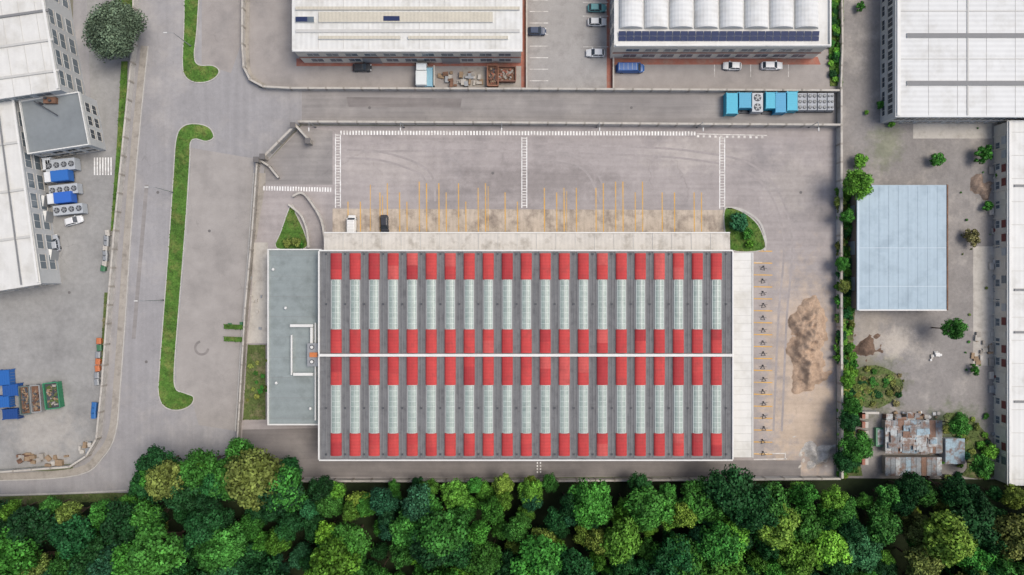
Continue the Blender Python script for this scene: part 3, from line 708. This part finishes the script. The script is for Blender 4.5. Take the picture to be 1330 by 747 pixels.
# ================================================================ VEHICLES
def car(px,py,ang,c,L=4.3,Wd=1.8,kind='car',name=None):
    m=M(); pt=paint(c); hl=L/2; w=Wd/2
    hz=.92 if kind=='car' else 1.1
    st=[(-1,.68,.62),(-.95,.88,.86),(-.8,.97,1),(-.3,1,1),(.3,1,1),(.62,.97,.94),(.86,.88,.84),(.96,.72,.72),(1,.5,.62)]
    secs=[]
    for t,ww,zz in st:
        x=t*hl; y=w*ww; z=hz*zz
        secs.append([(x,-y*.94,.24),(x,-y,.5),(x,-y*.97,z-.1),(x,-y*.84,z),(x,y*.84,z),(x,y*.97,z-.1),(x,y,.5),(x,y*.94,.24)])
    m.loft(secs,pt)
    if kind=='car': b0,b1,r0,r1,top=-.86*hl,.46*hl,-.66*hl,.12*hl,1.44
    else: b0,b1,r0,r1,top=-.95*hl,.72*hl,-.92*hl,.46*hl,1.95
    bw,tw=w*.88,w*.72 if kind=='car' else w*.84
    B=[(b0,-bw,hz-.03),(b1,-bw,hz-.03),(b1,bw,hz-.03),(b0,bw,hz-.03)]; T=[(r0,-tw,top),(r1,-tw,top),(r1,tw,top),(r0,tw,top)]
    m.hexa(B,T,glass_d if kind=='car' else pt)
    m.hexa([(r0-.03,-tw-.03,top+.002),(r1+.03,-tw-.03,top+.002),(r1+.03,tw+.03,top+.002),(r0-.03,tw+.03,top+.002)],[(r0+.08,-tw+.1,top+.06),(r1-.1,-tw+.1,top+.06),(r1-.1,tw-.1,top+.06),(r0+.08,tw-.1,top+.06)],pt)
    if kind!='car':
        f=lambda t,s,o:((b1+(r1-b1)*t)+o,s*(bw+(tw-bw)*t)*.9,hz-.03+(top-hz+.03)*t+o*.4)
        m.face([f(.1,-1,.03),f(.1,1,.03),f(.92,1,.03),f(.92,-1,.03)],glass_d)
        for s in (-1,1):
            m.face([(r1*.9,s*(bw*.9+.0)+s*.03,hz+.25),(b1*.82,s*bw*.93+s*.03,hz+.25),(r1*.98,s*(tw+.05),top-.15),(r1*.2,s*(tw+.05),top-.15)],glass_d)
        for x in np.linspace(r0+.3,r1-.3,5): m.box(x-.03,x+.03,-tw*.85,tw*.85,top+.062,top+.085,seam)
    for i in range(4): m.cyl(B[i],T[i],.055,.05,6,pt)
    if kind=='car':
        for s in (-1,1):
            xm=(b0+b1)/2-.1; m.cyl((xm,s*bw,hz-.02),((r0+r1)/2,s*tw,top),.05,.05,6,pt)
    for sx in (-.62,.64):
        for s in (-1,1):
            m.cyl((sx*hl,s*(w-.22),.32),(sx*hl,s*(w+.01),.32),.33,.33,16,black); m.cyl((sx*hl,s*(w+.011),.32),(sx*hl,s*(w+.03),.32),.18,.16,10,metalg)
    for s in (-1,1):
        m.obox(hl*.93,s*w*.62,.55,.72,.22,.36,s*-.3,white_trim); m.obox(-hl*.95,s*w*.68,.6,.78,.12,.32,0,maroon)
        m.box(b1-.35,b1-.15,s*w*1.02-.12,s*w*1.02+.12,hz,hz+.14,pt)
    o=m.make(name or ('parked_car' if kind=='car' else 'van')); X,Y=W(px,py); place(o,X,Y,.02,ang)
    bv=o.modifiers.new('b','BEVEL'); bv.width=.03; bv.segments=2; bv.limit_method='ANGLE'
    return o
R=math.radians
car(471,89,0,(52,54,58)); car(697,42,0,(58,70,92)); car(773,70,R(180),(214,214,214)); car(775,30,0,(216,216,214)); car(775,12,0,(84,142,144))
car(950,87,R(178),(222,222,220),4.2); car(1001,86.5,0,(222,222,222),4.9); car(818,90,0,(40,88,150),6.4,2.1,'van')
car(458,293,R(90),(224,222,218),4.6,2.0,'van'); car(500,292,R(-88),(52,54,60),4.4)
car(98,287,R(15),(218,218,218)); car(74,316,R(100),(170,174,180),3.9)
def cargo(name,px,py,ang,L,Wd,Hh,c,z0=0,wheels=False,h=None):
    m=M(); pt=paint(c,.5); m.box(-L/2,L/2,-Wd/2,Wd/2,.2,Hh,pt)
    n=int(L/.5)
    for k in range(n+1):
        x=-L/2+.1+(L-.2)*k/n
        for s in (-1,1): m.box(x-.08,x+.08,s*Wd/2-.03,s*Wd/2+.05,.3,Hh-.15,pt)
        m.box(x-.06,x+.06,-Wd/2+.1,Wd/2-.1,Hh-.01,Hh+.04,pt)
    for sx in (-1,1):
        for sy in (-1,1): m.box(sx*L/2-.1,sx*L/2+.1,sy*Wd/2-.1,sy*Wd/2+.1,.05,Hh+.08,pt)
    for y in (-.6,-.2,.2,.6): m.cyl((L/2+.08,y*Wd/2,.3),(L/2+.08,y*Wd/2,Hh-.2),.03,.03,6,metalg)
    o=m.make(name); X,Y=W(px,py,h or 0); place(o,X,Y,z0,ang); return o
def truck(px,py,ang,L,c,bc,top=None):
    m=M(); pt=paint(c); w=1.2
    x0=L/2-2.0
    m.loft([[(x,-y,.5),(x,-y,z*.55),(x,-y*.93,z),(x,y*.93,z),(x,y,z*.55),(x,y,.5)] for x,y,z in ((x0,w,2.6),(x0+1.3,w,2.65),(x0+1.7,w*.97,2.3),(x0+2.0,w*.9,1.3))],pt)
    m.face([(x0+1.76,-w*.8,2.2),(x0+2.02,-w*.8,1.45),(x0+2.02,w*.8,1.45),(x0+1.76,w*.8,2.2)],glass_d)
    m.box(x0+.5,x0+1.2,-w-.02,w+.02,1.4,2.1,glass_d)
    for s in (-1,1): m.box(x0+1.6,x0+1.8,s*(w+.2)-.1,s*(w+.2)+.1,1.5,2.1,black)
    m.box(-L/2,x0,-.45,.45,.6,.85,darkmetal)
    b=paint(bc,.5); xb=x0-.25; m.box(-L/2,xb,-w,w,.9,2.9,b)
    k=-L/2+.1
    while k<xb: 
        m.box(k-.05,k+.05,-w-.04,w+.04,.9,2.94,b); k+=.8
    m.box(-L/2+.05,xb-.05,-w+.12,w-.12,2.9,2.97,top or b)
    for x in (-L/2+1,-L/2+2.0,x0+.9):
        for s in (-1,1): m.cyl((x,s*(w-.3),.48),(x,s*w,.48),.48,.48,14,black)
    o=m.make('box_truck'); X,Y=W(px,py,1.5); place(o,X,Y,.02,ang); return o
def fan_unit(px,py,ang,L=5,Wd=2.2,Hh=2.0,n=3,rows=1,c=(176,180,184)):
    m=M(); pt=paint(c,.5); m.box(-L/2,L/2,-Wd/2,Wd/2,.3,Hh,pt)
    for sx in (-1,1):
        for sy in (-1,1): m.box(sx*(L/2-.2)-.1,sx*(L/2-.2)+.1,sy*(Wd/2-.15)-.1,sy*(Wd/2-.15)+.1,0,.3,darkmetal)
    rr_=min(L/n,Wd/rows)*.4
    for i in range(n):
        for j in range(rows):
            x=-L/2+L*(i+.5)/n; y=-Wd/2+Wd*(j+.5)/rows
            m.cyl((x,y,Hh),(x,y,Hh+.12),rr_,rr_*.95,18,darkmetal); m.cyl((x,y,Hh+.12),(x,y,Hh+.2),rr_*.25,rr_*.2,10,metalg)
            for b in range(5):
                a=b*2*math.pi/5; m.obox(x+math.cos(a)*rr_*.5,y+math.sin(a)*rr_*.5,Hh+.13,Hh+.16,rr_*.8,rr_*.24,a,metalg,tilt=.02)
    k=-L/2+.3
    while k<L/2: 
        for s in (-1,1): m.box(k-.03,k+.03,s*Wd/2-.02,s*Wd/2+.04,.4,Hh-.1,darkmetal)
        k+=.35
    o=m.make('cooling_unit'); X,Y=W(px,py,Hh); place(o,X,Y,0,ang); return o
def skip(px,py,ang,L,Wd,Hh,c,fill):
    e=empty('skip_container'); m=M(); pt=paint(c,.6); t=.1
    m.box(-L/2,L/2,-Wd/2,Wd/2,.15,.3,pt)
    m.box(-L/2,L/2,-Wd/2,-Wd/2+t,.3,Hh,pt); m.box(-L/2,L/2,Wd/2-t,Wd/2,.3,Hh,pt)
    m.box(-L/2,-L/2+t,-Wd/2+t,Wd/2-t,.3,Hh,pt); m.box(L/2-t,L/2,-Wd/2+t,Wd/2-t,.3,Hh,pt)
    for s in (-1,1):
        m.box(-L/2-.04,L/2+.04,s*Wd/2-.13,s*Wd/2+.13,Hh+.002,Hh+.12,pt)
        m.box(s*L/2-.13,s*L/2+.13,-Wd/2+.14,Wd/2-.14,Hh+.002,Hh+.12,pt)
        k=-L/2+.3
        while k<L/2: m.box(k-.05,k+.05,s*(Wd/2+.04)-.05,s*(Wd/2+.04)+.05,.2,Hh,pt); k+=.7
    m.cyl((L/2+.1,-.3,.5),(L/2+.1,.3,.5),.08,.08,6,darkmetal); m.make('tub',e)
    f=M(); r=random.Random(px)
    f.box(-L/2+t,L/2-t,-Wd/2+t,Wd/2-t,.31,Hh-.5,fill[0])
    for k in range(60):
        z=Hh-.55+r.uniform(0,.4); a=r.uniform(0,6.28)
        f.obox(r.uniform(-L/2+.7,L/2-.7),r.uniform(-Wd/2+.6,Wd/2-.6),z,z+r.uniform(.06,.15),r.uniform(.3,1.0),r.uniform(.15,.5),a,r.choice(fill),tilt=r.uniform(-.1,.1))
    f.make('debris',e); X,Y=W(px,py,Hh); place(e,X,Y,0,ang); return e
CY=(50,168,194)
cargo('cyan_container',950,135,R(90),4.6,2.5,2.5,CY,h=2); cargo('cyan_container',967,131,R(90),3.4,2.7,2.5,(54,152,186),h=2)
fan_unit(984,133,R(90),4.2,2.4,2.3,2); cargo('cyan_container',1001,131,R(90),3.6,2.4,2.4,CY,h=2); cargo('cyan_container',1013,134,R(90),4.4,2.3,2.5,(46,146,186),h=2); cargo('cyan_container',1028,132,R(90),4.2,2.3,2.5,CY,h=2)
for x in (1042,1055,1068,1079): fan_unit(x,132,R(90),3.8,2.0 if x<1075 else 1.4,2.0,3,2,(150,154,160))
m=M()
for (a,b,c,d) in ((959,143,990,147),(990,145,1006,148),(1036,144,1082,146)): m.pbox(a,b,c,d,.02,.5,darkmetal)
for x in range(962,1080,9): 
    X,Y=W(x,145); m.cyl((X-.2,Y,.3),(X+.2,Y,.3),.3,.3,10,black)
m.make('trailer_frame')
truck(548,97,R(90),5.4,(222,226,226),(214,218,216)); cargo('blue_container',557,100,R(90),4.2,1.6,2.0,(130,172,188),h=2)
skip(640,98,R(90),4.6,2.4,1.6,(140,94,70),[rust,brickp,darkmetal,woodm]); skip(657,96,0,4.4,3.2,1.5,(112,72,56),[rust,brickp,concrete_d])
fan_unit(78,214,R(6),6.6,2.6,2.4,4,1); truck(76,230,R(186),6.2,(216,218,220),(46,104,178)); fan_unit(82,246,R(6),6.4,2.2,2.2,4)
truck(80,258,R(186),6.2,(216,218,220),(48,100,186)); fan_unit(88,272,R(6),6.6,2.2,2.2,4)
cargo('storage_container',62,213,R(6),1.8,2.6,2.4,(208,210,212),h=2)
for x,y,l,ww in ((4,491,2.8,4.0),(13,507,3.4,3.0),(3,522,3.0,3.0),(13,538,3.4,2.6)):
    cargo('blue_container',x,y,R(4),l,ww*.85,2.0,random.choice(((34,82,148),(40,98,168),(30,68,128))),h=2)
skip(32,520,R(95),6.2,2.3,1.7,(96,108,104),[rust,woodm,darkmetal]); skip(46,518,R(95),6.0,2.2,1.7,(146,146,144),[rust,woodm,darkmetal]); skip(67,514,R(97),5.8,3.2,1.7,(58,128,92),[darkmetal,woodm,grass_dry,concrete_d])
def clutter(name,px0,py0,px1,py1,n,mats,seed,hmax=1.1,sz=(.4,1.4)):
    r=random.Random(seed); m=M()
    for k in range(n):
        X,Y=W(r.uniform(px0,px1),r.uniform(py0,py1)); z=r.uniform(0,.02)
        m.obox(X,Y,z,z+r.uniform(.15,hmax),r.uniform(*sz),r.uniform(*sz),r.choice((0,.1,-.1,r.uniform(0,3))),r.choice(mats))
    return m.make(name)
org=plain('orange_plastic',C(190,112,70)); blu=plain('blue_plastic',C(48,104,164)); grn=plain('green_plastic',C(66,112,80))
def bins(px0,py0,px1,py1,n,cols,seed):
    r=random.Random(seed)
    for k in range(n):
        t=(k+.5)/n; m=M(); c=r.choice(cols)
        m.hexa([(-.5,-.4,.12),(.5,-.4,.12),(.5,.4,.12),(-.5,.4,.12)],[(-.65,-.5,1.1),(.65,-.5,1.1),(.65,.5,1.1),(-.65,.5,1.1)],c); m.hexa([(-.7,-.55,1.102),(.7,-.55,1.102),(.7,.55,1.102),(-.7,.55,1.102)],[(-.65,-.3,1.3),(.65,-.3,1.3),(.65,.35,1.3),(-.65,.35,1.3)],c)
        for s in (-1,1): m.cyl((s*.45,-.3,.1),(s*.52,-.3,.1),.1,.1,8,black); m.cyl((s*.45,.3,.1),(s*.52,.3,.1),.1,.1,8,black)
        o=m.make('waste_bin'); X,Y=W(px0+(px1-px0)*t+r.uniform(-1,1),py0+(py1-py0)*t); place(o,X,Y,.01,r.uniform(-.15,.15)+1.6)
bins(143,300,138,352,8,[metalg,concrete,grn,metalg],1); bins(133,438,128,500,7,[org,grn,metalg,org],2); bins(126,522,124,542,3,[blu],3)
clutter('pallet_stack',24,591,56,601,16,[woodm,rust,rust,concrete_d],4,.9,(.6,1.4)); clutter('pallet_stack',60,592,92,604,10,[woodm,concrete],5,.8)
clutter('scrap_pile',570,92,628,112,26,[rust,metalg,concrete,woodm,concrete_d],6,1.0); clutter('scrap_pile',104,574,122,592,8,[metalg,woodm,concrete],7)
clutter('building_rubble',1204,452,1222,468,9,[concrete,white_trim,metalg],8,.5,(.3,1.1)); clutter('building_rubble',1262,430,1292,470,16,[concrete,concrete_d,woodm],9,.6)
clutter('building_rubble',1145,535,1225,545,24,[concrete,rust,white_trim,woodm],10,.7,(.3,1)); clutter('building_rubble',1180,560,1225,620,12,[concrete,rust,woodm],12,.5,(.3,1))
clutter('building_rubble',325,360,346,440,10,[concrete,metalg],11,.4,(.3,.8)); clutter('planter_boxes',296,420,318,426,3,[grn],13,.5); clutter('roof_debris',1290,180,1303,620,36,[concrete,white_trim,maroon,metalg],14,.8)
for (x,y) in ((304,424),(304,440)): lawn('hedge',WP([(x-12,y-3),(x+13,y-2),(x+13,y+4),(x-12,y+3)]),grass,z1=.5,kerb=False,dens=12)
def lamp(px,py,ang,h=8):
    m=M(); m.cyl((0,0,0),(0,0,h),.11,.06,8,metalg); m.cyl((0,0,0),(0,0,.4),.2,.18,8,darkmetal)
    m.cyl((0,0,h-.05),(1.4,0,h+.25),.05,.04,6,metalg); m.hexa([(1.3,-.14,h+.18),(2.1,-.1,h+.2),(2.1,.1,h+.2),(1.3,.14,h+.18)],[(1.3,-.1,h+.32),(2.05,-.07,h+.3),(2.05,.07,h+.3),(1.3,.1,h+.32)],white_trim)
    o=m.make('street_lamp'); X,Y=W(px,py); place(o,X,Y,0,ang)
lamp(212,390,R(180)); lamp(225,250,R(180)); lamp(248,60,R(180))
for x in (410,525,652,775,905,1050): lamp(x,165.5,R(-90),5)
# ================================================================ TREES
def crown(name,R_,Hc,z0,seed,nl=26,per=170,ls=.42,core=True,tr=.22):
    g=np.random.default_rng(seed); ls_c=[]
    for k in range(nl):
        u=(k+.5)/nl; th=k*2.39996+g.uniform(-.4,.4); el=math.acos(1-1.1*u)
        rad=R_*g.uniform(.5,.9)
        c=np.array([math.sin(el)*math.cos(th)*rad,math.sin(el)*math.sin(th)*rad,z0+Hc*.5+math.cos(el)*Hc*.42*g.uniform(.6,1.3)])
        ls_c.append((c,R_*g.uniform(.14,.34)))
    ls_c.append((np.array([0,0,z0+Hc*.7]),R_*.36))
    verts=[];sh=[]
    for c,r in ls_c:
        n=int(per*(r/(R_*.33))**2)+20; d=g.normal(size=(n,3)); d[:,2]=d[:,2]*.9+.5; d/=np.linalg.norm(d,axis=1)[:,None]
        pos=c+d*r*g.uniform(.65,1.3,size=(n,1))
        nr=d+g.normal(size=(n,3))*.6; nr/=np.linalg.norm(nr,axis=1)[:,None]
        a=np.cross(nr,g.normal(size=(n,3))); a/=np.linalg.norm(a,axis=1)[:,None]; b=np.cross(nr,a)
        s=ls*g.uniform(.5,1.3,size=(n,1))
        q=np.stack([pos-a*s*.6,pos-b*s*.42,pos+a*s*.6,pos+b*s*.42],1)
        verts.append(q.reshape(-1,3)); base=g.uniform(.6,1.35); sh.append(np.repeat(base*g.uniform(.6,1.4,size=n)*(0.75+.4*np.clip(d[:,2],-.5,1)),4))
    LV=np.concatenate(verts); LS=np.concatenate(sh); nq=len(LV)//4
    m=M(); m.v=[tuple(x) for x in LV]; m.f=[[4*i,4*i+1,4*i+2,4*i+3] for i in range(nq)]; m.mi(LEAF); m.m=[0]*nq
    shades=list(LS)
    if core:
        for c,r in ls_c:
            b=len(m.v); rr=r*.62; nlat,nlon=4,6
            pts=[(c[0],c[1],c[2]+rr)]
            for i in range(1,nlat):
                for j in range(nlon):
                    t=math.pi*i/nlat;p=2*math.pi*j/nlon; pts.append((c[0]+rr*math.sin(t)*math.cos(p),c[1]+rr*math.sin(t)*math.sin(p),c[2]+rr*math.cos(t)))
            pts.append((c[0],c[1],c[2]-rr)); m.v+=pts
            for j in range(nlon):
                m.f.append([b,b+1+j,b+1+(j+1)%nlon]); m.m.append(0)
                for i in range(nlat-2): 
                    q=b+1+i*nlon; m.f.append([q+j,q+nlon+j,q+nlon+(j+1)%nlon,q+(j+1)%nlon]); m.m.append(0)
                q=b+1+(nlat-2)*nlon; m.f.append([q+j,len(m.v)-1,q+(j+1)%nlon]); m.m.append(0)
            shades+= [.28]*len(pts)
    m.cyl((0,0,-.1),(.1,0,z0+Hc*.35),tr,tr*.55,8,BARK)
    for c,r in ls_c[::3]:
        m.cyl((.05,0,z0*.75+.1),tuple(c),tr*.4,.04,5,BARK,cap=False)
    me=bpy.data.meshes.new(name); me.from_pydata(m.v,[],m.f)
    me.materials.append(LEAF); me.materials.append(BARK); me.polygons.foreach_set('material_index',m.m)
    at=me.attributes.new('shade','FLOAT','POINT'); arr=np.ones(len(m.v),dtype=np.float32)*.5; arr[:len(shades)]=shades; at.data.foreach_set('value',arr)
    me.update(); return me
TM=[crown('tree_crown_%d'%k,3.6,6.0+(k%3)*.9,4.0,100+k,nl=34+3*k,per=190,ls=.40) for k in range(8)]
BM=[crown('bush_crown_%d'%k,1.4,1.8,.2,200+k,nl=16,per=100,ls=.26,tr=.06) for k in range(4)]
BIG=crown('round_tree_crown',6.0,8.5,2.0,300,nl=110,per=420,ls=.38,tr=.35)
def put(me,name,px,py,hz,sc,col,parent=None,zs=1,base=0):
    o=bpy.data.objects.new(name,me); bpy.context.collection.objects.link(o); X,Y=W(px,py,hz)
    o.location=(X,Y,base); o.scale=(sc*random.uniform(.88,1.12),sc*random.uniform(.88,1.12),sc*zs); o.rotation_euler=(random.uniform(-.12,.12),random.uniform(-.12,.12),random.uniform(0,6.28)); o.color=(*col,1)
    if parent: o.parent=parent
    return o
LK=1.24
pal=dict(dark=(36,78,40),mid=(64,116,46),bright=(94,142,50),olive=(110,122,60),teal=(50,98,64),lime=(124,150,62),brown=(112,108,70))
def lc(*names,w=None):
    n=random.choices(names,w)[0]; r_,g_,b_=pal[n]; f=random.uniform(.8,1.15); c=C(r_*f*random.uniform(.93,1.07),g_*f,b_*f*random.uniform(.93,1.07),KB*LK); return tuple(max(0,x) for x in c)
put(BIG,'round_tree',146,42,7,1,C(96,112,90,KB*1.1))
e=empty('forest')
def edge(x):
    if x<150: return 652+4*math.sin(x*.07)
    if x<175: return 652-(x-150)*1.9
    if x<390: return 596+8*math.sin(x*.06)
    if x<405: return 596+(x-390)*2.0
    return 627+4*math.sin(x*.045)+3*math.sin(x*.13)
row=0; y=588
while y<870:
    x=-60+(row%2)*13
    while x<1400:
        px=x+random.uniform(-12,12); py=y+random.uniform(-10,10)
        if py>edge(px)+7:
            big=random.random()
            sc=random.uniform(.42,.85) if big<.72 else random.uniform(1.0,1.5)
            if py<edge(px)+20: sc=min(sc,.8)
            if px<420: cc=lc('dark','mid','teal','bright','olive',w=(6,3,2,.7,.6))
            elif px<1000: cc=lc('mid','bright','dark','lime','teal',w=(4,3,2.4,1.1,1.2))
            elif px<1180: cc=lc('mid','dark','bright','teal',w=(3,3,2,1))
            else: cc=lc('dark','olive','mid','lime','brown',w=(4,2.5,2.5,.9,.7))
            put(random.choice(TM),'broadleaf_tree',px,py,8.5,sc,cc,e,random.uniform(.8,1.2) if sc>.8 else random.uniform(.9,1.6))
        x+=25
    y+=21; row+=1
for px,py,sc,n in ((345,612,1.7,'olive'),(300,622,1.3,'mid'),(262,606,1.35,'mid'),(205,606,1.15,'dark'),(232,622,1.3,'olive'),(365,632,1.2,'mid'),(195,632,1.1,'dark'),(318,596,1.1,'mid')):
    put(random.choice(TM),'broadleaf_tree',px,py,9,sc,C(*pal[n],KB*LK*.9),e)
for px,py,rp,n in ((1115,208,12,'bright'),(1215,208,11,'mid'),(1273,201,16,'mid'),(1285,268,8,'mid'),(1266,481,9,'mid'),(1262,308,13,'brown'),(958,291,15,'teal'),(972,303,8,'mid'),(975,316,7,'bright'),(384,313,8,'olive'),(372,316,7,'olive'),(390,318,6,'mid'),(1252,592,9,'teal'),(1284,585,12,'bright'),(1128,145,4,'bright'),(1145,135,7,'mid'),(1160,158,6,'bright'),(1118,8,8,'mid'),(1300,230,6,'bright')):
    put(random.choice(BM),'bush',px,py,1.5,rp*S/1.55,C(*pal[n],KB*LK))
for px,py,rp,n in ((1101,243,19,'bright'),(1225,427,17,'mid'),(1240,552,15,'mid'),(1100,572,20,'mid'),(1098,598,15,'dark'),(1272,606,15,'mid'),(1098,548,14,'dark'),(1099,278,11,'mid'),(1097,345,10,'mid'),(1099,372,9,'olive'),(1100,525,13,'mid'),(1102,492,11,'bright')):
    put(random.choice(TM),'broadleaf_tree',px,py,4,rp*S/3.9,C(*pal[n],KB*LK))
e=empty('overgrown_hedge')
for k in range(230):
    y=236+k*1.67; x=1097+random.uniform(-7,11)+(6 if y>470 else 0)*random.random()
    if random.random()<.85: put(random.choice(BM),'shrub',x,y,1.2,random.uniform(.4,1.05),lc('mid','bright','olive','dark'),e,.9)
for k in range(60):
    put(random.choice(BM),'shrub',random.gauss(1136,20),random.gauss(502,13),1,random.uniform(.2,.7),lc('olive','olive','dark','mid','brown'),e,.6)
for k in range(36):
    put(random.choice(BM),'shrub',random.uniform(1225,1290),random.uniform(540,622),1,random.uniform(.3,.8),lc('mid','olive','dark','bright'),e,.7)
for k in range(34):
    put(random.choice(BM),'shrub',1085+random.uniform(-7,7),random.uniform(-30,110),1,random.uniform(.4,.9),lc('mid','bright','dark'),e,.7)
for k in range(18): put(random.choice(BM),'shrub',random.uniform(1250,1292),random.uniform(120,540),1,random.uniform(.1,.28),lc('mid','olive'),e,.7)
for k in range(14): put(random.choice(BM),'shrub',random.uniform(318,345),random.uniform(450,545),1,random.uniform(.2,.5),lc('mid','olive'),e,.6)
# ================================================================ LIGHT, SKY, CAMERA
EL,AZ=R(64),R(75)
w=bpy.data.worlds.new('World'); bpy.context.scene.world=w; w.use_nodes=True; nt=w.node_tree
bg=nt.nodes['Background']; sk=nt.nodes.new('ShaderNodeTexSky'); sk.sky_type='NISHITA'; sk.sun_disc=False
sk.sun_elevation=EL; sk.sun_rotation=AZ; sk.air_density=1.0; sk.dust_density=4.0; sk.ozone_density=1.0
nt.links.new(sk.outputs[0],bg.inputs[0]); bg.inputs[1].default_value=.15
sd=bpy.data.lights.new('sun','SUN'); sd.energy=1.9; sd.angle=R(30); sd.color=(1,.95,.88)
so=bpy.data.objects.new('sun',sd); bpy.context.collection.objects.link(so)
d=Vector((math.sin(AZ)*math.cos(EL),math.cos(AZ)*math.cos(EL),math.sin(EL)))
so.rotation_euler=d.to_track_quat('Z','Y').to_euler(); so.location=d*200
cd=bpy.data.cameras.new('camera'); cd.sensor_width=36; cd.lens=36*H/(1330*S); cd.clip_end=5000; cd.clip_start=1
co=bpy.data.objects.new('camera',cd); bpy.context.collection.objects.link(co); co.location=(0,0,H); co.rotation_euler=(0,0,0)
bpy.context.scene.camera=co
sc=bpy.context.scene; sc.view_settings.view_transform='Standard'; sc.view_settings.look='None'; sc.view_settings.exposure=0
